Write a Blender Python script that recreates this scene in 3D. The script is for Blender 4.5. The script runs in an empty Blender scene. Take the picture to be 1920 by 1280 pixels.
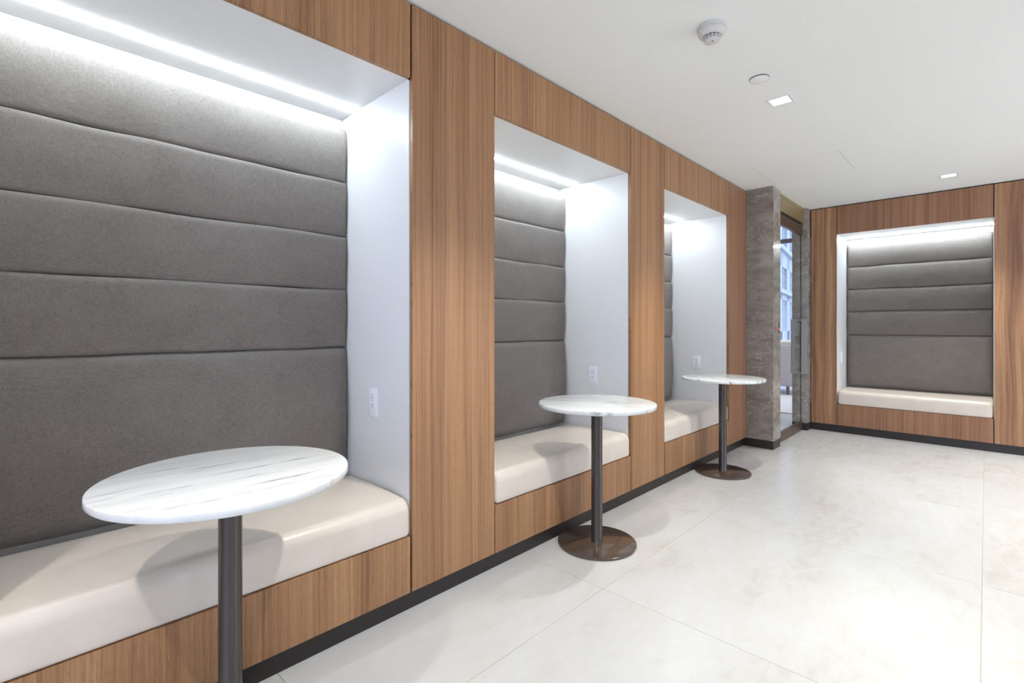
import bpy, bmesh, math, random
from mathutils import Vector, Matrix
random.seed(7)
S = bpy.context.scene
COL = S.collection
PI = math.pi

# ------------------------------------------------------------------ camera
F_PX, HORIZON, YAW = 919.7, 611.6, math.atan2(888.44, 919.7)
cam_d = bpy.data.cameras.new('camera')
cam = bpy.data.objects.new('camera', cam_d); COL.objects.link(cam)
cam.location = (0, 0, 1.17)
cam.rotation_euler = (PI / 2, 0, YAW - PI / 2)
cam_d.sensor_width = 36.0
cam_d.lens = F_PX / 1920 * 36.0
cam_d.shift_y = -(640 - HORIZON) / 1920
cam_d.clip_start = 0.02
S.camera = cam

# ------------------------------------------------------------------ world, exposure, light strengths
W = bpy.data.worlds.new('sky'); S.world = W; W.use_nodes = True
bg = W.node_tree.nodes['Background']
bg.inputs[0].default_value = (0.52, 0.63, 1.0, 1)
bg.inputs[1].default_value = 3.5
S.view_settings.view_transform = 'Standard'
S.view_settings.look = 'None'
S.view_settings.exposure = 0.17
S.view_settings.gamma = 1.0
S.view_settings.use_curve_mapping = False
S.cycles.use_denoising = True
S.cycles.max_bounces = 14
S.cycles.diffuse_bounces = 8
S.cycles.glossy_bounces = 5
S.cycles.transparent_max_bounces = 12
S.cycles.sample_clamp_indirect = 8.0
LED_RADIANCE = 90.0
LED_COLOR = (0.79, 0.91, 1.0)
SPOT_WATTS = 115.0
SPOT_COLOR = (1.0, 0.982, 0.925)
BACK_FILL_WATTS = 32.0
FILL_COLOR = (0.98, 1.0, 0.95)
SIDE_FILL_WATTS = 52.0

# ------------------------------------------------------------------ material helpers
def new_mat(name):
    m = bpy.data.materials.new(name); m.use_nodes = True
    nt = m.node_tree
    return m, nt, nt.nodes['Principled BSDF']

def setp(p, **kw):
    names = {'color': 'Base Color', 'rough': 'Roughness', 'metal': 'Metallic', 'spec': 'Specular IOR Level',
             'coat': 'Coat Weight', 'coat_rough': 'Coat Roughness', 'sheen': 'Sheen Weight', 'sheen_rough': 'Sheen Roughness', 'ior': 'IOR'}
    for k, v in kw.items():
        i = p.inputs[names[k]]
        i.default_value = (*v, 1) if k == 'color' else v

def N(nt, t, **kw):
    n = nt.nodes.new(t)
    for k, v in kw.items(): setattr(n, k, v)
    return n

def coords(nt, scale, rnd=0.0, kind='Object', rot=(0, 0, 0), vec=None):
    tc = N(nt, 'ShaderNodeTexCoord')
    src = vec if vec is not None else tc.outputs[kind]
    if rnd:
        oi = N(nt, 'ShaderNodeObjectInfo')
        mul = N(nt, 'ShaderNodeMath', operation='MULTIPLY'); mul.inputs[1].default_value = rnd
        nt.links.new(oi.outputs['Random'], mul.inputs[0])
        add = N(nt, 'ShaderNodeVectorMath', operation='ADD')
        nt.links.new(src, add.inputs[0]); nt.links.new(mul.outputs[0], add.inputs[1])
        src = add.outputs[0]
    mp = N(nt, 'ShaderNodeMapping'); mp.inputs['Scale'].default_value = scale; mp.inputs['Rotation'].default_value = rot
    nt.links.new(src, mp.inputs[0])
    return mp.outputs[0]

def noise(nt, vec, scale=1.0, detail=2.0, rough=0.5, dist=0.0):
    n = N(nt, 'ShaderNodeTexNoise')
    n.inputs['Scale'].default_value = scale; n.inputs['Detail'].default_value = detail
    n.inputs['Roughness'].default_value = rough; n.inputs['Distortion'].default_value = dist
    nt.links.new(vec, n.inputs['Vector'])
    return n.outputs['Fac']

def ramp(nt, fac, stops, interp='LINEAR'):
    r = N(nt, 'ShaderNodeValToRGB'); cr = r.color_ramp; cr.interpolation = interp
    while len(cr.elements) < len(stops): cr.elements.new(0.5)
    for e, (pos, c) in zip(cr.elements, stops):
        e.position = pos; e.color = (*c, 1) if len(c) == 3 else c
    nt.links.new(fac, r.inputs[0])
    return r.outputs[0]

def mathn(nt, op, a, b):
    m = N(nt, 'ShaderNodeMath', operation=op)
    for i, x in enumerate((a, b)):
        if isinstance(x, (int, float)): m.inputs[i].default_value = x
        else: nt.links.new(x, m.inputs[i])
    return m.outputs[0]

def mix(nt, fac, a, b, mode='MIX'):
    m = N(nt, 'ShaderNodeMix', data_type='RGBA', blend_type=mode)
    for s, x in ((m.inputs[0], fac), (m.inputs[6], a), (m.inputs[7], b)):
        if isinstance(x, (int, float)): s.default_value = x
        elif isinstance(x, tuple): s.default_value = (*x, 1)
        else: nt.links.new(x, s)
    return m.outputs[2]

def bump(nt, p, height, strength, dist=0.001):
    b = N(nt, 'ShaderNodeBump'); b.inputs['Strength'].default_value = strength; b.inputs['Distance'].default_value = dist
    nt.links.new(height, b.inputs['Height']); nt.links.new(b.outputs[0], p.inputs['Normal'])

def plain(name, color, rough=0.5, **kw):
    m, nt, p = new_mat(name); setp(p, color=color, rough=rough, **kw)
    return m

def wood(name, dark, mid, light, fine=330.0, band=42.0, broad=7.0, wave=0.006, wide=0.0):
    m, nt, p = new_mat(name)
    tc = N(nt, 'ShaderNodeTexCoord')
    # slow sideways wander of the grain up the height of the panel
    wv = noise(nt, coords(nt, (5.0, 5.0, 1.3), 37.0), 1.0, 2.0)
    off = mathn(nt, 'MULTIPLY', mathn(nt, 'SUBTRACT', wv, 0.5), wave * 4)
    cv = N(nt, 'ShaderNodeCombineXYZ'); nt.links.new(off, cv.inputs[0])
    add = N(nt, 'ShaderNodeVectorMath', operation='ADD')
    nt.links.new(tc.outputs['Object'], add.inputs[0]); nt.links.new(cv.outputs[0], add.inputs[1])
    v = add.outputs[0]
    n1 = noise(nt, coords(nt, (fine, 3, 2.2), 37.0, vec=v), 1.0, 3.0, 0.6)
    n2 = noise(nt, coords(nt, (band, 3, 0.5), 37.0, vec=v), 1.0, 2.0, 0.55)
    n3 = noise(nt, coords(nt, (broad, 3, 0.35), 37.0, vec=v), 1.0, 1.0)
    s = mathn(nt, 'ADD', mathn(nt, 'MULTIPLY', n1, 0.38 - wide * .5), mathn(nt, 'ADD', mathn(nt, 'MULTIPLY', n2, 0.38 + wide * .15), mathn(nt, 'MULTIPLY', n3, 0.25 + wide * .4)))
    c = ramp(nt, s, [(0.34, dark), (0.50, mid), (0.67, light)])
    pores = noise(nt, coords(nt, (900, 5, 26), 37.0, vec=v), 1.0, 1.0)
    pm = ramp(nt, pores, [(0.58, (0, 0, 0)), (0.72, (1, 1, 1))])
    c2 = mix(nt, 0.5, c, mix(nt, pm, c, tuple(x * 0.62 for x in dark)))
    nt.links.new(c2, p.inputs['Base Color'])
    setp(p, rough=0.42, spec=0.35)
    bump(nt, p, n1, 0.10, 0.0006)
    return m

def marble_dark(name):
    m, nt, p = new_mat(name)
    v = coords(nt, (1, 1, 1), 11.0)
    warp = noise(nt, coords(nt, (3, 3, 5), 11.0), 1.0, 4.0)
    cl = noise(nt, coords(nt, (4, 4, 8), 11.0), 1.0, 8.0, 0.62, 1.2)
    base = ramp(nt, cl, [(0.26, (0.170, 0.140, 0.114)), (0.50, (0.280, 0.242, 0.204)), (0.76, (0.40, 0.36, 0.312))])
    vn = noise(nt, coords(nt, (2.2, 2.2, 4.6), 23.0), 1.0, 6.0, 0.58, 1.0)
    vein = ramp(nt, mathn(nt, 'ABSOLUTE', mathn(nt, 'SUBTRACT', vn, 0.5), 0), [(0.0, (0.65, 0.65, 0.65)), (0.0075, (0, 0, 0))])
    vn2 = noise(nt, coords(nt, (7, 7, 12), 5.0), 1.0, 5.0, 0.6, 2.0)
    vein2 = ramp(nt, mathn(nt, 'ABSOLUTE', mathn(nt, 'SUBTRACT', vn2, 0.5), 0), [(0.0, (0.10, 0.10, 0.10)), (0.012, (0, 0, 0))])
    c = mix(nt, vein, base, (0.66, 0.62, 0.56)); c = mix(nt, vein2, c, (0.40, 0.35, 0.30))
    nt.links.new(c, p.inputs['Base Color']); setp(p, rough=0.10, spec=0.5)
    return m

def marble_top(name):
    m, nt, p = new_mat(name)
    wv = noise(nt, coords(nt, (3, 3, 3), 19.0), 1.0, 2.0)
    tc = N(nt, 'ShaderNodeTexCoord')
    off = mathn(nt, 'MULTIPLY', mathn(nt, 'SUBTRACT', wv, 0.5), 0.05)
    cv = N(nt, 'ShaderNodeCombineXYZ'); nt.links.new(off, cv.inputs[1])
    add = N(nt, 'ShaderNodeVectorMath', operation='ADD')
    nt.links.new(tc.outputs['Object'], add.inputs[0]); nt.links.new(cv.outputs[0], add.inputs[1])
    v = add.outputs[0]
    a = noise(nt, coords(nt, (2.6, 46, 24), 19.0, vec=v), 1.0, 5.0, 0.62, 0.3)
    pres = noise(nt, coords(nt, (7, 9, 9), 19.0), 1.0, 3.0)
    line = ramp(nt, a, [(0.555, (0, 0, 0)), (0.66, (1, 1, 1))])
    gate = ramp(nt, pres, [(0.40, (0.10, 0.10, 0.10)), (0.62, (1, 1, 1))])
    fac = mathn(nt, 'MULTIPLY', line, gate)
    soft = noise(nt, coords(nt, (2.0, 12, 8), 19.0, vec=v), 1.0, 3.0)
    base = ramp(nt, soft, [(0.35, (0.60, 0.615, 0.61)), (0.55, (0.69, 0.69, 0.67))])
    c = mix(nt, fac, base, (0.17, 0.19, 0.22))
    nt.links.new(c, p.inputs['Base Color']); setp(p, rough=0.22, spec=0.45)
    return m

def floor_stone(name):
    m, nt, p = new_mat(name)
    a = noise(nt, coords(nt, (1.6, 2.6, 1), 31.0), 1.0, 6.0, 0.6, 0.6)
    b = noise(nt, coords(nt, (7, 16, 1), 31.0), 1.0, 6.0, 0.62, 0.8)
    s = mathn(nt, 'ADD', mathn(nt, 'MULTIPLY', a, 0.6), mathn(nt, 'MULTIPLY', b, 0.4))
    c = ramp(nt, s, [(0.30, (0.49, 0.46, 0.415)), (0.46, (0.555, 0.547, 0.52)), (0.62, (0.58, 0.58, 0.572))])
    nt.links.new(c, p.inputs['Base Color'])
    r = ramp(nt, b, [(0.3, (0.19,) * 3), (0.7, (0.27,) * 3)])
    nt.links.new(r, p.inputs['Roughness'])
    setp(p, spec=0.42)
    bump(nt, p, b, 0.04, 0.001)
    return m

def fabric(name, lo, hi):
    m, nt, p = new_mat(name)
    mott = noise(nt, coords(nt, (7, 7, 9), 13.0), 1.0, 4.0, 0.6)
    weft = noise(nt, coords(nt, (55, 55, 900), 13.0), 1.0, 2.0, 0.6)
    warp = noise(nt, coords(nt, (800, 800, 60), 13.0), 1.0, 2.0, 0.6)
    w = mathn(nt, 'ADD', mathn(nt, 'MULTIPLY', weft, 0.5), mathn(nt, 'MULTIPLY', warp, 0.5))
    s = mathn(nt, 'ADD', mathn(nt, 'MULTIPLY', mott, 0.16), mathn(nt, 'MULTIPLY', w, 0.84))
    c = ramp(nt, s, [(0.36, lo), (0.62, hi)])
    nt.links.new(c, p.inputs['Base Color'])
    setp(p, rough=0.72, spec=0.3, sheen=0.25, sheen_rough=0.4)
    bump(nt, p, w, 0.35, 0.0012)
    return m

def vinyl(name):
    m, nt, p = new_mat(name)
    g = noise(nt, coords(nt, (60, 60, 600), 3.0), 1.0, 3.0, 0.6)
    mott = noise(nt, coords(nt, (9, 9, 9), 3.0), 1.0, 3.0)
    c = ramp(nt, mathn(nt, 'ADD', mathn(nt, 'MULTIPLY', g, .4), mathn(nt, 'MULTIPLY', mott, .6)), [(0.3, (0.62, 0.54, 0.455)), (0.7, (0.69, 0.61, 0.53))])
    nt.links.new(c, p.inputs['Base Color'])
    setp(p, rough=0.30, spec=0.5, sheen=0.1)
    bump(nt, p, g, 0.05, 0.0005)
    return m

def emit(name, color, strength):
    m = bpy.data.materials.new(name); m.use_nodes = True; nt = m.node_tree
    nt.nodes.remove(nt.nodes['Principled BSDF'])
    e = N(nt, 'ShaderNodeEmission'); e.inputs[0].default_value = (*color, 1); e.inputs[1].default_value = strength
    nt.links.new(e.outputs[0], nt.nodes['Material Output'].inputs[0])
    return m

def glass(name, tint, refl=1.0):
    m = bpy.data.materials.new(name); m.use_nodes = True; nt = m.node_tree
    nt.nodes.remove(nt.nodes['Principled BSDF'])
    t = N(nt, 'ShaderNodeBsdfTransparent'); t.inputs[0].default_value = (*tint, 1)
    g = N(nt, 'ShaderNodeBsdfGlossy'); g.inputs['Roughness'].default_value = 0.01; g.inputs[0].default_value = (1, 1, 1, 1)
    fr = N(nt, 'ShaderNodeFresnel'); fr.inputs[0].default_value = 1.45
    mx = N(nt, 'ShaderNodeMixShader')
    geo = N(nt, 'ShaderNodeNewGeometry')      # only the outer faces reflect: the ray is not bent inside this thin pane
    front = mathn(nt, 'SUBTRACT', 1.0, geo.outputs['Backfacing'])
    nt.links.new(mathn(nt, 'MULTIPLY', mathn(nt, 'MULTIPLY', fr.outputs[0], refl), front), mx.inputs[0])
    nt.links.new(t.outputs[0], mx.inputs[1]); nt.links.new(g.outputs[0], mx.inputs[2])
    nt.links.new(mx.outputs[0], nt.nodes['Material Output'].inputs[0])
    return m

M = {}
M['wood'] = wood('walnut_veneer', (0.185, 0.083, 0.039), (0.335, 0.174, 0.081), (0.465, 0.26, 0.127), fine=360, band=80, broad=16)
M['wood_dark'] = wood('dark_walnut_veneer', (0.165, 0.075, 0.042), (0.29, 0.146, 0.078), (0.39, 0.215, 0.12), fine=260, band=80, broad=16)
M['wood_wide'] = wood('figured_walnut_veneer', (0.16, 0.07, 0.04), (0.33, 0.172, 0.087), (0.53, 0.31, 0.155), fine=160, band=42, broad=16, wave=0.016, wide=0.2)
M['gap'] = plain('joint_shadow_brown', (0.025, 0.015, 0.01), 0.8)
M['white_lam'] = plain('white_laminate', (0.79, 0.78, 0.765), 0.30, spec=0.4)
M['ceiling'] = plain('ceiling_paint', (0.82, 0.83, 0.80), 0.9, spec=0.2)
M['wall_paint'] = plain('wall_paint', (0.80, 0.79, 0.76), 0.8, spec=0.2)
M['base'] = plain('dark_bronze_laminate', (0.030, 0.024, 0.021), 0.38, spec=0.4)
M['bronze'] = plain('bronze_enamel', (0.072, 0.049, 0.036), 0.2, coat=0.7, coat_rough=0.06)
M['bronze_post'] = plain('bronze_enamel_post', (0.045, 0.032, 0.026), 0.28, coat=0.3, coat_rough=0.08)
M['bronze_rail'] = plain('brushed_bronze', (0.16, 0.11, 0.085), 0.34, metal=0.7)
M['gold'] = plain('champagne_bronze_sheet', (0.36, 0.27, 0.13), 0.38, metal=0.6)
M['steel'] = plain('satin_steel', (0.36, 0.33, 0.30), 0.42, metal=0.5)
M['marble'] = marble_dark('grey_brown_marble')
M['marble_top'] = marble_top('white_marble')
M['stone'] = floor_stone('cream_stone')
M['grout'] = plain('grout', (0.46, 0.39, 0.30), 0.9)
M['fabric'] = fabric('grey_woven_fabric', (0.119, 0.103, 0.091), (0.234, 0.206, 0.184))
M['vinyl'] = vinyl('pearl_vinyl')
M['plastic'] = plain('white_plastic', (0.88, 0.89, 0.92), 0.3)
M['reflector'] = plain('downlight_reflector', (0.62, 0.62, 0.63), 0.4)
M['plastic_grey'] = plain('off_white_plastic', (0.63, 0.61, 0.57), 0.45)
M['slot'] = plain('dark_slot', (0.03, 0.03, 0.035), 0.7)
M['slot_grey'] = plain('grey_slot', (0.16, 0.17, 0.19), 0.6)
M['led'] = emit('led_diffuser', LED_COLOR, LED_RADIANCE)
M['alu'] = plain('white_aluminium', (0.75, 0.76, 0.78), 0.4)
M['lens'] = emit('downlight_lens', (1.0, 0.98, 0.95), 16.0)
M['red'] = emit('red_indicator', (1.0, 0.08, 0.04), 1.6)
M['glass'] = glass('door_glass', (0.95, 0.98, 0.97), 0.7)
M['glass_edge'] = plain('glass_edge', (0.02, 0.06, 0.045), 0.1)
M['window_glass'] = glass('window_glass', (0.93, 0.96, 0.98))
M['carpet'] = plain('lilac_carpet', (0.64, 0.63, 0.67), 0.85, sheen=0.2)
M['frame_dark'] = plain('dark_window_frame', (0.09, 0.09, 0.11), 0.45)
M['chair_fab'] = plain('lilac_grey_cloth', (0.46, 0.435, 0.475), 0.85, sheen=0.3)
M['chair_top'] = plain('pale_cloth', (0.76, 0.74, 0.72), 0.8)
M['chair_leg'] = plain('chair_leg_wood', (0.16, 0.10, 0.075), 0.5)
def facade_mat():
    m, nt, p = new_mat('pale_limestone')
    a = noise(nt, coords(nt, (1.2, 1.2, 2.0)), 1.0, 5.0, 0.6)
    nt.links.new(ramp(nt, a, [(0.3, (0.50, 0.51, 0.52)), (0.7, (0.68, 0.68, 0.67))]), p.inputs['Base Color'])
    setp(p, rough=0.85)
    return m
M['facade'] = facade_mat()
M['street'] = plain('pale_paving', (0.45, 0.45, 0.45), 0.9)
M['pane_dark'] = plain('dark_pane', (0.06, 0.08, 0.11), 0.08)

# ------------------------------------------------------------------ mesh helpers
def box(bm, x0, x1, y0, y1, z0, z1, bev=0.0, seg=2):
    r = bmesh.ops.create_cube(bm, size=1.0)
    for v in r['verts']:
        v.co = Vector(((x0 + x1) / 2 + v.co.x * (x1 - x0), (y0 + y1) / 2 + v.co.y * (y1 - y0), (z0 + z1) / 2 + v.co.z * (z1 - z0)))
    if bev:
        es = list({e for v in r['verts'] for e in v.link_edges})
        bmesh.ops.bevel(bm, geom=es, offset=bev, segments=seg, profile=0.5, affect='EDGES')

def lathe(bm, prof, n=96, cx=0.0, cy=0.0, axis='Z'):
    rings = []
    for r, z in prof:
        if r <= 1e-6:
            rings.append([bm.verts.new((cx, cy, z))])
        else:
            rings.append([bm.verts.new((cx + r * math.cos(2 * PI * i / n), cy + r * math.sin(2 * PI * i / n), z)) for i in range(n)])
    for a, b in zip(rings, rings[1:]):
        for i in range(n):
            j = (i + 1) % n
            if len(a) == 1 and len(b) == 1: continue
            if len(a) == 1: bm.faces.new((a[0], b[j], b[i]))
            elif len(b) == 1: bm.faces.new((a[i], a[j], b[0]))
            else: bm.faces.new((a[i], a[j], b[j], b[i]))

def obj(name, bm, mat, parent=None, loc=(0, 0, 0), smooth=False, angle=None):
    bmesh.ops.recalc_face_normals(bm, faces=bm.faces[:])
    me = bpy.data.meshes.new(name); bm.to_mesh(me); bm.free()
    me.materials.append(mat)
    if smooth:
        for p in me.polygons: p.use_smooth = True
        if angle is not None: me.set_sharp_from_angle(angle=math.radians(angle))
    o = bpy.data.objects.new(name, me); COL.objects.link(o)
    o.location = loc
    if parent is not None: o.parent = parent
    return o

def B(name, mat, dims, parent=None, bev=0.0, local=True, **kw):
    """one box as an object whose origin is its low corner"""
    x0, x1, y0, y1, z0, z1 = dims
    bm = bmesh.new()
    box(bm, 0, x1 - x0, 0, y1 - y0, 0, z1 - z0, bev)
    return obj(name, bm, mat, parent, (x0, y0, z0), **kw)

def boxes(name, mat, dims, parent=None, bev=0.0, loc=(0, 0, 0)):
    bm = bmesh.new()
    for d in dims: box(bm, *d, bev)
    return obj(name, bm, mat, parent, loc)

def empty(name, loc=(0, 0, 0), rz=0.0):
    o = bpy.data.objects.new(name, None); COL.objects.link(o)
    o.location = loc; o.rotation_euler = (0, 0, rz); o.empty_display_size = 0.1
    return o

def tag(o, label, cat, group=None):
    o['label'] = label; o['category'] = cat
    if group: o['group'] = group
    return o

def struct(o):
    o['kind'] = 'structure'
    return o

def dup(root, loc, rz, label, group=None):
    r = root.copy(); COL.objects.link(r); r.location = loc; r.rotation_euler = (0, 0, rz)
    r['label'] = label
    if group: r['group'] = group
    for ch in list(root.children):
        c = ch.copy(); COL.objects.link(c); c.parent = r
        for g in list(ch.children):
            d = g.copy(); COL.objects.link(d); d.parent = c
    return r

# ------------------------------------------------------------------ constants of the room
FACE_Y, FACE_X = 1.690, 6.380          # wood faces of the two walls
CEIL = 2.500
DEPTH = 0.610                          # depth of a seating niche
BACK_X, RIGHT_Y = -2.6, -3.6           # unseen sides of the room: windows added in back and right-hand wall for fill light

# ------------------------------------------------------------------ floor
TS, TX0, TY0 = 1.2145, 0.641, 0.0125
fl = boxes('floor', M['grout'], [(BACK_X, 7.0, RIGHT_Y, 1.78, -0.12, -0.0015), (5.05, 7.3, 1.78, 6.0, -0.12, -0.0015)]); struct(fl)
tile_bm = bmesh.new(); g = 0.0012
box(tile_bm, g, TS - g, g, TS - g, -0.02, 0.0, 0.0008, 1)
tile0 = obj('floor_tile', tile_bm, M['stone'], fl, (TX0, TY0, 0))
def tile(i, j, first=[True]):
    if first[0]:
        first[0] = False; t = tile0
    else:
        t = tile0.copy(); COL.objects.link(t); t.parent = fl
    t.location = (TX0 + i * TS, TY0 + j * TS, 0)
for i in range(-3, 6):
    for j in range(-3, 2):
        if i == 5 and j < 1: continue
        tile(i, j)
for i in (4, 5):
    for j in (2, 3): tile(i, j)

# ------------------------------------------------------------------ ceiling with its recesses
HOLES = []
def hole(x0, x1, y0, y1): HOLES.append((x0, x1, y0, y1))
DL = [(-0.60, 0.872), (1.29, 0.872), (3.18, 0.872), (5.79, 0.236),
      (-0.60, -1.02), (1.29, -1.02), (3.18, -1.02), (5.79, -1.65), (1.29, -2.9), (3.9, -2.9), (4.70, -0.75), (5.60, -2.9)]  # last two are unseen lamps, added to brighten the far end
for x, y in DL: hole(x - 0.056, x + 0.056, y - 0.056, y + 0.056)
AP = (4.392, 4.998, 0.802, 1.416)
hole(AP[0] - 0.003, AP[1] + 0.003, AP[2] - 0.003, AP[3] + 0.003)
def ceiling_mesh(x0, x1, y0, y1, z):
    xs = sorted({x0, x1, *[v for h in HOLES for v in h[:2]]}); ys = sorted({y0, y1, *[v for h in HOLES for v in h[2:]]})
    bm = bmesh.new(); vs = {}
    def V(x, y, zz):
        k = (round(x, 6), round(y, 6), zz)
        if k not in vs: vs[k] = bm.verts.new((x, y, zz))
        return vs[k]
    for xa, xb in zip(xs, xs[1:]):
        for ya, yb in zip(ys, ys[1:]):
            cx, cy = (xa + xb) / 2, (ya + yb) / 2
            if any(h[0] < cx < h[1] and h[2] < cy < h[3] for h in HOLES): continue
            bm.faces.new((V(xa, ya, z), V(xa, yb, z), V(xb, yb, z), V(xb, ya, z)))
    for h in HOLES:      # reveal of each opening
        p = [(h[0], h[2]), (h[1], h[2]), (h[1], h[3]), (h[0], h[3])]
        for a, b in zip(p, p[1:] + p[:1]):
            bm.faces.new([bm.verts.new((*q, zz)) for q, zz in ((a, z), (b, z), (b, z + 0.013), (a, z + 0.013))])
    box(bm, x0, x1, y0, y1, z + 0.22, z + 0.26)
    for e in ((x0, x0 + .02, y0, y1), (x1 - .02, x1, y0, y1), (x0, x1, y0, y0 + .02), (x0, x1, y1 - .02, y1)):
        box(bm, *e, z + 0.001, z + 0.22)
    return bm
ce = obj('ceiling', ceiling_mesh(BACK_X, 7.1, RIGHT_Y, 2.4, CEIL), M['ceiling']); struct(ce)
for p in ce.data.polygons[:]: pass
bm = bmesh.new(); box(bm, AP[0], AP[1], AP[2], AP[3], CEIL, CEIL + 0.012)
ap = obj('access_panel', bm, M['ceiling'])
gap_line = boxes('gap_shade_line', plain('gap_shade_grey', (0.34, 0.33, 0.31), 0.7), [(AP[0] - .003, AP[1] + .003, AP[2] - .003, AP[2] - .0002, CEIL + .0005, CEIL + .004), (AP[0] - .003, AP[1] + .003, AP[3] + .0002, AP[3] + .003, CEIL + .0005, CEIL + .004),
              (AP[0] - .003, AP[0] - .0002, AP[2], AP[3], CEIL + .0005, CEIL + .004), (AP[1] + .0002, AP[1] + .003, AP[2], AP[3], CEIL + .0005, CEIL + .004)], ap)  # grey lines in the gap, coloured as the shade round the panel
tag(ap, 'flush square access panel in the white ceiling above the marble column', 'panel')

# ------------------------------------------------------------------ wood walls with seating niches (local u along the wall, v into it)
def wall_with_niches(root, niches, pillars, u0, u1, ends, mats):
    """niches: (a, b) clear openings between pillar panels; pillars: (a, b, gap to left, material key)"""
    D = []
    solid = []
    prev = u0
    for a, b in niches:
        solid.append((prev, a + 0.003)); prev = b - 0.003
    solid.append((prev, u1))
    for a, b in solid:
        D.append((a, b, 0.022, 0.50, 0.09, CEIL)); D.append((a - 0.0, b + 0.0, 0.05, 0.50, 0.0, 0.09))
        D.append((a + (0.004 if a > u0 else 0), b - (0.004 if b < u1 else 0), 0.50, DEPTH, 0.0, CEIL))
    for a, b in niches:
        a, b = a + 0.003, b - 0.003
        D.append((a, b, 0.022, 0.445, 2.19, CEIL)); D.append((a, b, 0.465, DEPTH, 2.19, CEIL)); D.append((a, b, 0.445, 0.465, 2.212, CEIL))
        D.append((a, b, 0.05, DEPTH, 0.0, 0.305))
    D.append((u0, u1, DEPTH, DEPTH + 0.05, 0.0, CEIL))
    bm = bmesh.new()
    for d in D: box(bm, *d)
    me = bpy.data.meshes.new(root.name); bmesh.ops.recalc_face_normals(bm, faces=bm.faces[:]); bm.to_mesh(me); bm.free(); me.materials.append(M['white_lam'])
    root.data = me
    # dark bands behind the joints, painted as the shade in the gaps
    J = []
    for (a, b, mk) in pillars:
        J += [(a - 0.016, a + 0.002, 0.0202, 0.0215, 2.186, CEIL - 0.001), (b - 0.002, b + 0.008, 0.0202, 0.0215, 2.186, CEIL - 0.001)]
        J += [(a - 0.016, a + 0.002, 0.0202, 0.0215, 0.084, 0.306), (b - 0.002, b + 0.008, 0.0202, 0.0215, 0.084, 0.306)]
    J.append((u0, u1, 0.0202, 0.0215, 2.485, CEIL))
    boxes('joint_shade', M['gap'], J, root)
    for (a, b, mk) in pillars:
        B('pillar_panel', M[mk], (a, b, 0, 0.0195, 0.083, 2.489), root, 0.0008)
    for (a, b), (gl, gr) in zip(niches, ends):
        B('header_panel', M[mats], (a + gl, b - gr, 0, 0.0195, 2.185, 2.489), root, 0.0008)

def meshobj(name, loc, rz):
    o = bpy.data.objects.new(name, bpy.data.meshes.new(name)); COL.objects.link(o); o.location = loc; o.rotation_euler = (0, 0, rz)
    return struct(o)

NL = [(-0.090, 1.163), (1.629, 2.885), (3.352, 4.6035)]
EL = [(0.005, 0.0125), (0.005, 0.008), (0.008, 0.0035)]
wl = meshobj('wall_left', (0, FACE_Y, 0), 0)
wall_with_niches(wl, NL, [(-2.59, -0.560, 'wood'), (-0.556, -0.090, 'wood'), (1.163, 1.629, 'wood'), (2.885, 3.352, 'wood'), (4.6035, 5.050, 'wood_dark')],
                 -2.6, 5.052, EL, 'wood')
NF = [(-1.186, 0.057)]
EF = [(0.005, 0.007)]
wf = meshobj('wall_far', (FACE_X, 0, 0), -PI / 2)
wall_with_niches(wf, NF, [(-1.430, -1.186, 'wood_wide'), (0.057, 0.523, 'wood_wide'), (0.527, 2.0, 'wood'), (2.004, 3.59, 'wood')], -1.436, 3.6, EF, 'wood_dark')

bl = boxes('baseboard_left', M['base'], [(BACK_X, 5.055, FACE_Y + 0.029, FACE_Y + 0.049, 0, 0.088)]); struct(bl)
bf = boxes('baseboard_far', M['base'], [(FACE_X + 0.025, FACE_X + 0.045, RIGHT_Y, 1.436, 0, 0.088)]); struct(bf)

# unseen sides of the room
wb = boxes('wall_back', M['wall_paint'], [(BACK_X - 0.1, BACK_X, RIGHT_Y - 0.1, -2.9, 0, CEIL + .2), (BACK_X - 0.1, BACK_X, 1.1, 2.4, 0, CEIL + .2),
                                          (BACK_X - 0.1, BACK_X, -2.9, 1.1, 2.3, CEIL + .2), (BACK_X - 0.1, BACK_X, -2.9, 1.1, 0, 0.3)]); struct(wb)
wr = boxes('wall_right', M['wall_paint'], [(BACK_X, 3.6, RIGHT_Y - 0.1, RIGHT_Y, 0, CEIL + .2), (6.3, 7.1, RIGHT_Y - 0.1, RIGHT_Y, 0, CEIL + .2), (3.6, 6.3, RIGHT_Y - 0.1, RIGHT_Y, 0, 0.3), (3.6, 6.3, RIGHT_Y - 0.1, RIGHT_Y, 2.3, CEIL + .2)]); struct(wr)

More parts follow.
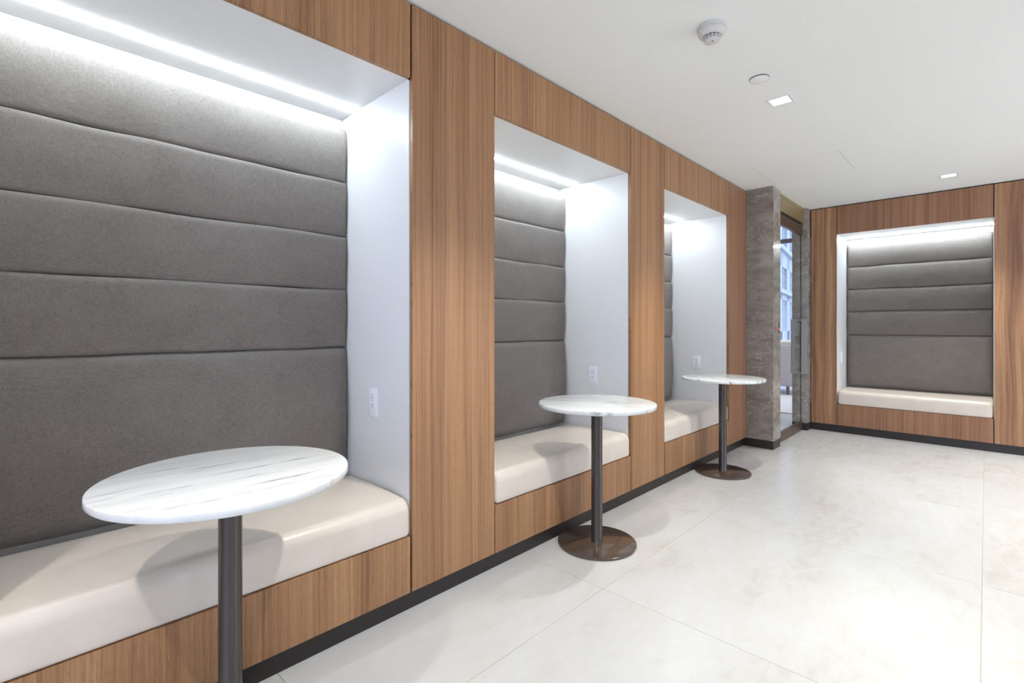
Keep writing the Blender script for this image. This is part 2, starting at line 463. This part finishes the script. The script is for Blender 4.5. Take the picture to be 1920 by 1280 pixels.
# ------------------------------------------------------------------ upholstery
def pad_bm(w, h, back, front, r, crease, nu=48, nz=18, bulge=0.0, seed=0, rtop=None, taper_bot=0.0):
    """a stuffed panel: local u 0..w, z 0..h, face towards -v. The face lies at v = front, its border at front+crease, its back at v = back"""
    rnd = random.Random(seed)
    ph = [(rnd.uniform(0, 6.28), rnd.uniform(3, 9), rnd.uniform(0.3, 1.0)) for _ in range(6)]
    def edge(e, rr): return 1.0 if e >= rr else math.sqrt(max(0.0, 1 - (1 - e / rr) ** 2))
    def stations(L, n, ra, rb):
        s = [0, ra * .04, ra * .12, ra * .25, ra * .45, ra * .7, ra]
        e = [L - x for x in (rb, rb * .7, rb * .45, rb * .25, rb * .12, rb * .04, 0)]
        return s + [ra + (L - ra - rb) * k / n for k in range(1, n)] + e
    rt = rtop or r
    us = stations(w, nu, r, r); zs = stations(h, nz, r, rt)
    bm = bmesh.new(); grid = []
    for z in zs:
        row = []
        for u in us:
            gz = edge(z, r) if z < h / 2 else edge(h - z, rt)
            gu = edge(min(u, w - u), r)
            wob = sum(a * math.sin(f * u + p) for p, f, a in ph)
            v = front + crease * (1 - gu * gz) - bulge * math.sin(PI * min(1, z / h)) ** 1.0 * gu + 0.0007 * wob + taper_bot * (1 - z / h) ** 2
            dz = 0.0016 * sum(a * math.sin(f * 2.1 * u + p) for p, f, a in ph[:3]) * (1 if 0 < z < h else 1)
            row.append(bm.verts.new((u, v, z + (dz if r < z < h - rt else dz))))
        grid.append(row)
    for a, b in zip(grid, grid[1:]):
        for i in range(len(us) - 1): bm.faces.new((a[i], a[i + 1], b[i + 1], b[i]))
    # sides and back
    loop = grid[0] + [r_[-1] for r_ in grid[1:]] + grid[-1][-2::-1] + [r_[0] for r_ in grid[-2:0:-1]]
    bk = [bm.verts.new((q.co.x, back, q.co.z)) for q in loop]
    for i in range(len(loop)):
        j = (i + 1) % len(loop); bm.faces.new((loop[i], bk[i], bk[j], loop[j]))
    bm.faces.new(bk)
    return bm

def cushion_bm(w, d, h, rf=0.045, rb=0.012, re=0.022, crown=0.006, n=40):
    """seat cushion: u 0..w, v 0..d (front at 0), z 0..h with a soft front-top edge"""
    prof = []
    def arc(cv, cz, r, a0, a1, k):
        for i in range(k + 1):
            a = a0 + (a1 - a0) * i / k; prof.append((cv + r * math.cos(a), cz + r * math.sin(a)))
    arc(rb, rb, rb, -PI / 2, -PI, 4)
    for k in range(1, 4): prof.append((0.0, rb + (h - rf - rb) * k / 4))
    arc(rf, h - rf, rf, PI, PI / 2, 10)
    for k in range(1, 10): prof.append((rf + (d - rf - rb) * k / 10, h + crown * math.sin(PI * k / 10)))
    arc(d - rb, h - rb, rb, PI / 2, 0, 4)
    arc(d - rb, rb, rb, 0, -PI / 2, 4)
    cv, cz = d / 2, h / 2
    st = [0, .05, .15, .3, .5, .75, 1.0]
    us = [(re * s, re * (1 - math.sqrt(1 - (1 - s) ** 2))) for s in st]
    full = us + [(re + (w - 2 * re) * k / n, 0) for k in range(1, n)] + [(w - u, i) for u, i in us[::-1]]
    bm = bmesh.new(); rings = []
    for u, ins in full:
        rings.append([bm.verts.new((u, v + max(-ins, min(ins, (cv - v) * 10)), z + max(-ins, min(ins, (cz - z) * 10)))) for v, z in prof])
    for a, b in zip(rings, rings[1:]):
        for i in range(len(prof)):
            j = (i + 1) % len(prof); bm.faces.new((a[i], a[j], b[j], b[i]))
    bm.faces.new(rings[0]); bm.faces.new(rings[-1])
    return bm

def banquette(loc, rz, w_, front_w, goff, label, seed, woodkey, soft=0):
    """built into a niche; local origin at the left jamb, front face of the woodwork, floor"""
    t = empty('banquette', loc, rz); tag(t, label, 'bench', 'built-in banquettes in the wall niches')
    b = B('base_panel', M[woodkey], (goff, goff + front_w, 0, 0.0195, 0.083, 0.311), t, 0.0008); b['label'] = 'walnut front panel'
    c = obj('seat_cushion', cushion_bm(w_ - 0.010, 0.492, 0.150), M['vinyl'], t, (0.007, 0.003, 0.3125), smooth=True); c['label'] = 'pearl beige vinyl seat cushion'
    x0, w = 0.009, w_ - 0.012
    lo = obj('back_cushion', pad_bm(w, 0.605, DEPTH - 0.0015, 0.535, 0.050, 0.022, bulge=0.022, seed=seed, rtop=0.045, nz=26), M['fabric'], t, (x0, 0, 0.461), smooth=True, angle=50)
    zs = [1.069, 1.346, 1.604, 1.866, 2.126]
    for k in range(4):
        obj('back_channel', pad_bm(w, zs[k + 1] - zs[k], DEPTH - 0.0015, 0.540, 0.016, 0.015 + soft * 0.008, bulge=0.004 + soft * 0.012, seed=seed * 7 + k, rtop=(0.026 if k < 3 else 0.045) + soft * 0.012, taper_bot=0.007), M['fabric'], t, (x0, 0, zs[k]), smooth=True, angle=50)
    return t

LBL = ['grey channel-back banquette with cream seat cut off by the photo edge, behind the largest table',
       'grey channel-back banquette with cream seat in the middle niche of the long walnut wall',
       'narrow-looking grey channel-back banquette in the niche next to the brown marble column',
       'grey channel-back banquette facing the room from the far walnut wall, no table at it']
for k, (a, b) in enumerate(NL):
    gl, gr = EL[k]
    banquette((a + 0.003, FACE_Y, 0), 0, b - a - 0.006, b - gr + 0.001 - a - gl, gl - 0.003, LBL[k], 3 + k, 'wood')
a, b = NF[0]
banquette((FACE_X, -(a + 0.003), 0), -PI / 2, b - a - 0.006, b - 0.007 - a - 0.005, 0.002, LBL[3], 9, 'wood_dark', 1)

# ------------------------------------------------------------------ LED strips in the niche soffits
def led_strip(loc, rz, L, label):
    t = empty('led_strip', loc, rz); tag(t, label, 'light strip', 'LED strips in the niche soffits')
    bm = bmesh.new()
    box(bm, 0, L, -0.0098, -0.0085, 0.001, 0.012); box(bm, 0, L, 0.0085, 0.0098, 0.001, 0.012); box(bm, 0, L, -0.0098, 0.0098, 0.012, 0.0135)
    obj('channel', bm, M['alu'], t)
    bm = bmesh.new(); box(bm, 0.001, L - 0.001, -0.0084, 0.0084, -0.0045, 0.004)
    obj('diffuser', bm, M['led'], t)
LED_L = ['white LED strip glowing above the banquette cut off by the photo edge', 'white LED strip glowing above the middle banquette of the long wall',
         'white LED strip glowing above the banquette next to the marble column', 'white LED strip glowing above the banquette on the far wall']
for k, (a, b) in enumerate(NL): led_strip((a + 0.005, FACE_Y + 0.455, 2.19), 0, b - a - 0.010, LED_L[k])
a, b = NF[0]
led_strip((FACE_X + 0.455, -(a + 0.005), 2.19), -PI / 2, b - a - 0.010, LED_L[3])

# ------------------------------------------------------------------ power outlets on the niche jambs
def outlet():
    """local: plate in the x-z plane facing -y"""
    t = empty('power_outlet')
    bm = bmesh.new(); box(bm, -0.038, 0.038, -0.007, 0.0, -0.063, 0.063, 0.002, 2); obj('cover_plate', bm, M['plastic'], t, smooth=True, angle=30)
    bm = bmesh.new(); box(bm, -0.0168, 0.0168, -0.0080, -0.005, -0.0335, 0.0335, 0.0008, 1); obj('receptacle', bm, M['plastic'], t)
    s = bmesh.new()
    for zc in (0.016, -0.016):
        box(s, -0.0075, -0.0050, -0.0084, -0.0072, zc + 0.001, zc + 0.009); box(s, 0.0050, 0.0072, -0.0084, -0.0072, zc + 0.002, zc + 0.009)
        box(s, -0.0028, 0.0028, -0.0084, -0.0072, zc - 0.0085, zc - 0.0035)
    box(s, -0.0168, 0.0168, -0.00815, -0.0072, 0.0334, 0.0344)
    obj('slots', s, M['slot_grey'], t)
    tag(t, 'white duplex power outlet on the niche side panel behind the largest-looking round table', 'outlet', 'power outlets in the niches')
    return t
o0 = outlet(); o0.location = (1.160 - 0.0005, 1.988, 0.828); o0.rotation_euler = (0, 0, -PI / 2)
dup(o0, (2.882 - 0.0005, 1.988, 0.828), -PI / 2, 'white duplex power outlet above the middle table of the row')
dup(o0, (4.6005 - 0.0005, 1.988, 0.828), -PI / 2, 'white duplex power outlet above the table nearest the marble column')
dup(o0, (FACE_X + 0.262, 1.1835, 0.82), 0, 'white power outlet seen edge-on in the far wall niche')

# ------------------------------------------------------------------ bistro tables
def table():
    t = empty('bistro_table')
    bm = bmesh.new(); r = 0.3125
    lathe(bm, [(0, 0.760), (r - 0.003, 0.760), (r - 0.001, 0.759), (r, 0.757), (r, 0.743), (r - 0.002, 0.7405), (r - 0.006, 0.739), (0, 0.739)], 128)
    o = obj('table_top', bm, M['marble_top'], t, smooth=True, angle=40); o['label'] = 'round white marble top with grey veins'
    bm = bmesh.new(); lathe(bm, [(0, 0.738), (0.13, 0.738), (0.13, 0.733), (0.035, 0.729), (0, 0.729)], 48); obj('mounting_plate', bm, M['bronze'], t, smooth=True, angle=40)
    bm = bmesh.new(); lathe(bm, [(0, 0.730), (0.030, 0.730), (0.030, 0.016), (0.0315, 0.0125), (0, 0.0125)], 48); obj('pedestal', bm, M['bronze_post'], t, smooth=True, angle=40)
    bm = bmesh.new(); rb = 0.2095
    lathe(bm, [(0, 0.013), (rb - 0.002, 0.013), (rb, 0.0115), (rb, 0.001), (rb - 0.003, 0.0), (0, 0.0)], 128); obj('base_disc', bm, M['bronze'], t, smooth=True, angle=40)
    tag(t, 'round marble-topped pedestal table with its base out of frame, largest in view', 'table', 'round marble bistro tables')
    return t
t0 = table(); t0.location = (0.440, 1.522, 0)
dup(t0, (2.225, 1.512, 0), 2.05, 'round marble-topped pedestal table in front of the middle niche')
dup(t0, (4.006, 1.519, 0), 0.9, 'round marble-topped pedestal table closest to the brown marble column')

# ------------------------------------------------------------------ marble column, pier, door
t = empty('marble_column', (5.055, 1.445, 0)); tag(t, 'polished grey-brown marble column between the walnut wall and the glass door', 'column')
boxes('core', M['wall_paint'], [(0.021, 0.2195, 0.021, 0.30, 0.0, CEIL)], t)
zj = [0.081, 0.70, 1.321, 1.945, CEIL - 0.003]
for z0, z1 in zip(zj, zj[1:]):
    B('marble_slab', M['marble'], (0.0, 0.020, 0.001, 0.30, z0 + 0.0006, z1 - 0.0006), t, 0.0012)
    B('marble_slab', M['marble'], (0.0205, 0.220, 0.0, 0.020, z0 + 0.0006, z1 - 0.0006), t, 0.0012)
    B('marble_slab', M['marble'], (0.2005, 0.2202, 0.0205, 0.30, z0 + 0.0006, z1 - 0.0006), t, 0.0012)
p_ = boxes('plinth', M['base'], [(0.002, 0.2185, 0.002, 0.30, 0, 0.080)], t); p_['label'] = 'dark bronze plinth'
t = empty('marble_pier', (6.265, 1.440, 0)); tag(t, 'slim grey marble pier between the glass door and the far walnut wall', 'column')
for z0, z1 in zip(zj, zj[1:]):
    B('marble_slab', M['marble'], (0.0, 0.018, 0.001, 0.155, z0 + 0.0006, z1 - 0.0006), t, 0.001)
    B('marble_slab', M['marble'], (0.0185, 0.140, 0.0, 0.018, z0 + 0.0006, z1 - 0.0006), t, 0.001)
boxes('core', M['wall_paint'], [(0.0182, 0.14, 0.0182, 0.155, 0, CEIL)], t)
p_ = boxes('plinth', M['base'], [(0.001, 0.141, 0.001, 0.155, 0, 0.080)], t); p_['label'] = 'dark bronze plinth'

# call station on the column
t = empty('key_switch', (5.212, 1.4448, 1.152)); tag(t, 'small key switch plate with a red indicator on the marble column', 'switch')
boxes('back_plate', M['steel'], [(-0.020, 0.020, -0.003, 0.0, -0.058, 0.058)], t)
boxes('key_slot', M['slot'], [(-0.010, 0.010, -0.0045, -0.0028, -0.050, 0.050)], t)
bm = bmesh.new(); lathe(bm, [(0, 0.004), (0.010, 0.003), (0.011, 0.0), (0, 0.0)], 20)
o = obj('indicator', bm, M['red'], t, (0, -0.0045, -0.008), smooth=True); o.rotation_euler = (PI / 2, 0, 0)

# door set back between column and pier
d = empty('door_1', (5.279, 1.495, 0)); struct(d)
DW = 0.970
B('glass_pane', M['glass'], (0.0, DW - 0.014, 0.0, 0.012, 0.10, 2.21), d)
B('glass_edge', M['glass_edge'], (DW - 0.014, DW - 0.012, 0.0, 0.012, 0.105, 2.195), d)
B('top_rail', M['bronze_rail'], (0.0, DW, -0.010, 0.022, 2.195, 2.305), d, 0.002)
B('bottom_rail', M['bronze_rail'], (0.0, DW, -0.010, 0.022, 0.008, 0.105), d, 0.002)
boxes('pivot', M['steel'], [(DW - 0.05, DW - 0.01, -0.004, 0.016, 2.305, 2.326)], d)
for s, ya, yb in (('front', -0.072, -0.016), ('rear', 0.050, 0.088)):
    h_ = B('pull_handle', M['steel'], (0.888, 0.896, ya, yb, 0.640, 1.250), d, 0.001)
    bm = bmesh.new()
    for z in (0.012, 0.598): box(bm, -0.002, 0.010, (yb - ya) - 0.004 if s == 'front' else -0.038, (yb - ya) + 0.016 if s == 'front' else 0.004, z - 0.006, z + 0.006)
    obj('standoff', bm, M['steel'], h_)
tr = boxes('trim_1', M['gold'], [(5.276, 6.264, 1.478, 1.530, 2.328, CEIL)]); struct(tr)
boxes('stop', M['gap'], [(5.276, 6.264, 1.490, 1.520, 2.316, 2.328)], tr)

# ------------------------------------------------------------------ lounge behind the door
LX, LY, LC = 11.0, 6.0, 3.7
wl2 = boxes('wall_lounge', M['wall_paint'], [(5.058, 5.10, 1.746, LY, 0, LC), (5.05, LX, LY, LY + .1, 0, LC), (5.055, 6.41, 1.46, 1.53, CEIL + .003, LC), (6.410, 6.50, 1.445, 1.62, 0, LC),
                                             (6.50, LX, 1.56, 1.62, 0, LC)]); struct(wl2)
cl2 = boxes('ceiling_lounge', M['ceiling'], [(5.05, LX, 1.46, LY + .1, LC, LC + 0.1)]); struct(cl2)
fl2 = boxes('floor_lounge', M['carpet'], [(7.32, LX, 1.5, LY, -0.1, 0.004)]); struct(fl2)
st = boxes('trim_2', M['base'], [(7.30, 7.32, 1.62, LY, -0.02, 0.006)]); struct(st)
wn = boxes('window_1', M['frame_dark'], [(LX, LX + .08, 1.56, LY, 0, 0.06), (LX, LX + .08, 1.56, LY, LC - .08, LC), (LX, LX + .08, 1.56, LY, 2.86, 2.94)] +
           [(LX, LX + .08, y - .03, y + .03, 0.06, LC - .08) for y in (1.60, 3.75, 5.95)]); struct(wn)
for ya, yb in ((1.63, 3.72), (3.78, 5.92)):
    for za, zb in ((0.06, 2.86), (2.94, LC - .08)):
        B('pane', M['window_glass'], (LX + .03, LX + .042, ya, yb, za, zb), wn)

def armchair(loc, rz):
    t = empty('armchair', loc, rz); tag(t, 'lilac-grey upholstered lounge chair seen through the glass door', 'chair')
    bm = bmesh.new(); box(bm, 0.0, 0.14, 0.0, 0.76, 0.145, 0.88, 0.05, 4); obj('backrest', bm, M['chair_fab'], t, smooth=True)
    bm = bmesh.new(); box(bm, 0.01, 0.16, 0.02, 0.74, 0.86, 0.935, 0.03, 3); obj('head_cushion', bm, M['chair_top'], t, smooth=True)
    for y in (0.0, 0.64):
        bm = bmesh.new(); box(bm, 0.05, 0.78, y, y + 0.12, 0.145, 0.60, 0.04, 3); obj('armrest', bm, M['chair_fab'], t, smooth=True)
    bm = bmesh.new(); box(bm, 0.13, 0.80, 0.115, 0.645, 0.145, 0.44, 0.04, 3); obj('seat', bm, M['chair_fab'], t, smooth=True)
    for x, y in ((0.09, 0.10), (0.70, 0.10), (0.09, 0.66), (0.70, 0.66)):
        bm = bmesh.new(); lathe(bm, [(0, 0.16), (0.030, 0.16), (0.018, 0.004), (0, 0.004)], 16); obj('leg', bm, M['chair_leg'], t, (x, y, 0), smooth=True, angle=40)
    return t
armchair((9.22, 2.33, 0), 0.05)

# building across the street
ang = math.radians(8.3)
bd = empty('street_building', (46.0, 11.8, -0.4), ang); tag(bd, 'pale stone building across the street behind the lounge window', 'building')
bays = [-24 + 4.6 * k for k in range(18)]
bm = bmesh.new(); box(bm, -30, 60, 0.35, 12, 0, 26)
for z0, z1 in ((0, 1.2), (3.6, 4.2), (6.1, 7.4), (9.6, 11.0), (13.2, 14.6), (16.8, 18.2), (20.4, 26)): box(bm, -30, 60, 0, 0.36, z0, z1)
for x in bays: box(bm, x + 3.1, x + 4.9, 0, 0.36, 0, 26); box(bm, x + 1.45, x + 1.75, 0.05, 0.36, 0, 26)
for z in (4.0, 7.2, 10.8, 14.4, 18.0): box(bm, -30, 60, -0.25, 0.02, z, z + 0.3)
obj('wall', bm, M['facade'], bd)
rows = [(4.2, 6.1), (7.4, 9.6), (11.0, 13.2), (14.6, 16.8)]
wb0 = None
for x in bays[2:12]:
    for z0, z1 in rows:
        for xo in (0.30, 1.75):
            if wb0 is None:
                bm = bmesh.new(); box(bm, 0, 1.35, 0.22, 0.30, 0, 1.9); box(bm, 0, 1.35, 0.18, 0.31, 0.92, 0.98); wb0 = obj('window', bm, M['pane_dark'], bd)
                w_ = wb0
            else:
                w_ = wb0.copy(); COL.objects.link(w_); w_.parent = bd
            w_.location = (x + xo, 0, z0); w_.scale = (1, 1, (z1 - z0) / 1.9)
gr = boxes('ground', M['street'], [(11.3, 120, -40, 60, -0.6, -0.4)]); struct(gr)

# ------------------------------------------------------------------ ceiling fittings
def downlight(x, y, label, z=CEIL):
    t = empty('downlight', (x, y, z)); tag(t, label, 'ceiling light', 'square recessed downlights')
    bm = bmesh.new(); a, b_ = 0.0625, 0.050
    for d_ in ((-a, a, -a, -b_), (-a, a, b_, a), (-a, -b_, -b_, b_), (b_, a, -b_, b_)): box(bm, *d_, -0.0025, 0.0)
    obj('trim', bm, M['alu'], t)
    bm = bmesh.new()
    lo = [bm.verts.new((sx * 0.050, sy * 0.050, -0.002)) for sx, sy in ((-1, -1), (1, -1), (1, 1), (-1, 1))]
    hi = [bm.verts.new((sx * 0.044, sy * 0.044, 0.070)) for sx, sy in ((-1, -1), (1, -1), (1, 1), (-1, 1))]
    for i in range(4): bm.faces.new((lo[i], lo[(i + 1) % 4], hi[(i + 1) % 4], hi[i]))
    bm.faces.new(hi)
    obj('reflector', bm, M['reflector'], t)
    bm = bmesh.new(); lathe(bm, [(0, 0.060), (0.030, 0.060), (0.030, 0.069), (0, 0.069)], 32); obj('lens', bm, M['lens'], t)
    sp = bpy.data.lights.new('downlight_beam', 'SPOT'); sp.energy = SPOT_WATTS; sp.color = SPOT_COLOR; sp.spot_size = math.radians(88); sp.spot_blend = 0.75; sp.shadow_soft_size = 0.03
    so = bpy.data.objects.new('downlight_beam', sp); COL.objects.link(so); so.parent = t; so.location = (0, 0, -0.004)
    return t
names = {0: 'square recessed downlight over the back end of the long walnut wall, out of frame', 1: 'square recessed downlight over the table cut off by the photo edge, out of frame', 4: 'square recessed downlight by the added window, out of frame', 5: 'square recessed downlight above the open floor facing the middle niche, out of frame', 6: 'square recessed downlight above the open floor facing the marble column, out of frame', 7: 'square recessed downlight by the far wall past the far niche, out of frame', 8: 'square recessed downlight by the plain white wall near the added window, out of frame', 9: 'square recessed downlight by the plain white wall farther from the added window, out of frame', 10: 'added square recessed downlight above the open floor before the far niche, out of frame', 11: 'added square recessed downlight in the far corner by the plain white wall, out of frame',
         2: 'square recessed downlight beside the round cover plate on the ceiling', 3: 'square recessed downlight close to the far walnut wall'}
for k, (x, y) in enumerate(DL): downlight(x, y, names.get(k, 'square recessed downlight in the ceiling outside the photo'))
for x, y, l_ in ((7.6, 2.6, 'added square recessed lounge downlight closest to the glass door'), (9.6, 3.4, 'added square recessed lounge downlight above the lilac armchair'), (8.4, 4.8, 'added square recessed lounge downlight deepest in the lounge'), (8.1, 1.95, 'added square recessed lounge downlight between glass door and lilac armchair'), (8.75, 2.7, 'added square recessed lounge downlight just before the lilac armchair')): downlight(x, y, l_, LC)  # unseen fittings, added to brighten the lounge

t = empty('smoke_detector', (2.185, 0.876, CEIL)); tag(t, 'white domed smoke detector on the ceiling with dark vent slots', 'smoke detector')
bm = bmesh.new(); lathe(bm, [(0, 0), (0.060, 0), (0.0605, -0.016), (0.058, -0.018), (0, -0.018)], 64); obj('mounting_base', bm, M['plastic_grey'], t, smooth=True, angle=40)
bm = bmesh.new()
lathe(bm, [(0, -0.018), (0.057, -0.0185), (0.0585, -0.020), (0.058, -0.030), (0.053, -0.038), (0.040, -0.045), (0, -0.045)], 64); obj('body', bm, M['plastic_grey'], t, smooth=True, angle=40)
bm = bmesh.new(); lathe(bm, [(0, -0.044), (0.0385, -0.044), (0.0300, -0.063), (0, -0.063)], 48); obj('sensor_chamber', bm, M['slot'], t, smooth=True, angle=40)
cg = bmesh.new()
def ring(bm, r0, z0, r1, z1, n=64, th=0.0012):
    lathe(bm, [(r0 - th, z0), (r0 + th * .6, z0), (r1 + th * .6, z1), (r1 - th, z1), (r0 - th, z0)], n)
for z0, z1 in ((-0.0495, -0.0520), (-0.0550, -0.0575), (-0.0600, -0.0650)):
    rr = lambda z: 0.0400 - (-z - 0.0445) * 0.45
    ring(cg, rr(z0), z0, rr(z1), z1)
for k in range(14):
    a = 2 * PI * k / 14
    m4 = Matrix.Rotation(a, 4, 'Z')
    b2 = bmesh.new(); box(b2, -0.001, 0.001, -0.001, 0.001, 0, 1)
    for v in b2.verts:
        z = -0.0445 - 0.0200 * v.co.z; r = 0.0402 - (-z - 0.0445) * 0.45
        v.co = m4 @ Vector((r + v.co.x, v.co.y * 1.2, z))
    me = bpy.data.meshes.new('tmp'); b2.to_mesh(me); b2.free(); cg.from_mesh(me); bpy.data.meshes.remove(me)
obj('vent_grille', cg, M['plastic_grey'], t, smooth=True, angle=30)
bm = bmesh.new(); lathe(bm, [(0, -0.0600), (0.0300, -0.0620), (0.0295, -0.0655), (0.020, -0.0690), (0, -0.0700)], 48); obj('cap', bm, M['plastic_grey'], t, smooth=True, angle=40)
bm = bmesh.new(); lathe(bm, [(0, -0.069), (0.0025, -0.069), (0.0018, -0.074), (0, -0.075)], 12); obj('indicator', bm, M['slot_grey'], t, (-0.012, -0.008, 0), smooth=True)

bm = bmesh.new(); lathe(bm, [(0, -0.0065), (0.046, -0.0065), (0.0468, -0.0060), (0.0468, -0.0040), (0, -0.0040)], 64); 
sc_ = empty('sprinkler_cover', (2.816, 0.874, CEIL)); tag(sc_, 'flat white round cover plate between smoke detector and downlight', 'cover plate')
r2 = bmesh.new(); lathe(r2, [(0.0472, -0.0005), (0.0482, -0.0005), (0.0482, -0.0060), (0.0472, -0.0060), (0.0472, -0.0005)], 64); obj('shadow_rim', r2, M['slot_grey'], sc_, smooth=True, angle=40)  # dark ring painted as the shadow line at the plate's edge
obj('cover_plate', bm, M['ceiling'], sc_, smooth=True, angle=40)
bm = bmesh.new(); lathe(bm, [(0, 0.0), (0.036, 0.0), (0.036, -0.0040), (0, -0.0040)], 48); obj('retainer', bm, M['slot'], sc_, smooth=True, angle=40)

# unseen window and area lamp added behind the camera as fill light
wn2 = boxes('window_added_back', M['frame_dark'], [(BACK_X - .08, BACK_X - .02, -2.9, 1.1, 0.3, 0.35), (BACK_X - .08, BACK_X - .02, -2.9, 1.1, 2.25, 2.3)] +
            [(BACK_X - .08, BACK_X - .02, y - .025, y + .025, 0.35, 2.25) for y in (-2.875, -1.57, -0.23, 1.075)]); struct(wn2)
for ya, yb in ((-2.85, -1.595), (-1.545, -0.255), (-0.205, 1.05)):
    B('pane', M['window_glass'], (BACK_X - .056, BACK_X - .046, ya, yb, 0.35, 2.25), wn2)
al = bpy.data.lights.new('back_fill_light', 'AREA'); al.shape = 'RECTANGLE'; al.size = 4.0; al.size_y = 1.9; al.energy = BACK_FILL_WATTS; al.color = FILL_COLOR
ao = bpy.data.objects.new('back_fill_light', al); COL.objects.link(ao); ao.location = (BACK_X - .25, -0.9, 1.3); ao.rotation_euler = (0, -PI / 2, 0)

wn3 = boxes('window_added_side', M['frame_dark'], [(3.6, 6.3, RIGHT_Y - .08, RIGHT_Y - .02, 0.3, 0.35), (3.6, 6.3, RIGHT_Y - .08, RIGHT_Y - .02, 2.25, 2.3)] +
            [(x - .025, x + .025, RIGHT_Y - .08, RIGHT_Y - .02, 0.35, 2.25) for x in (3.625, 4.5, 5.4, 6.275)]); struct(wn3)  # unseen side window, added with its area lamp to fill ceiling and far end
for xa, xb in ((3.65, 4.475), (4.525, 5.375), (5.425, 6.25)):
    B('pane', M['window_glass'], (xa, xb, RIGHT_Y - .056, RIGHT_Y - .046, 0.35, 2.25), wn3)
al = bpy.data.lights.new('side_fill_light', 'AREA'); al.shape = 'RECTANGLE'; al.size = 2.6; al.size_y = 1.9; al.energy = SIDE_FILL_WATTS; al.color = FILL_COLOR
ao = bpy.data.objects.new('side_fill_light', al); COL.objects.link(ao); ao.location = (4.95, RIGHT_Y - .25, 1.3); ao.rotation_euler = (PI / 2, 0, 0)
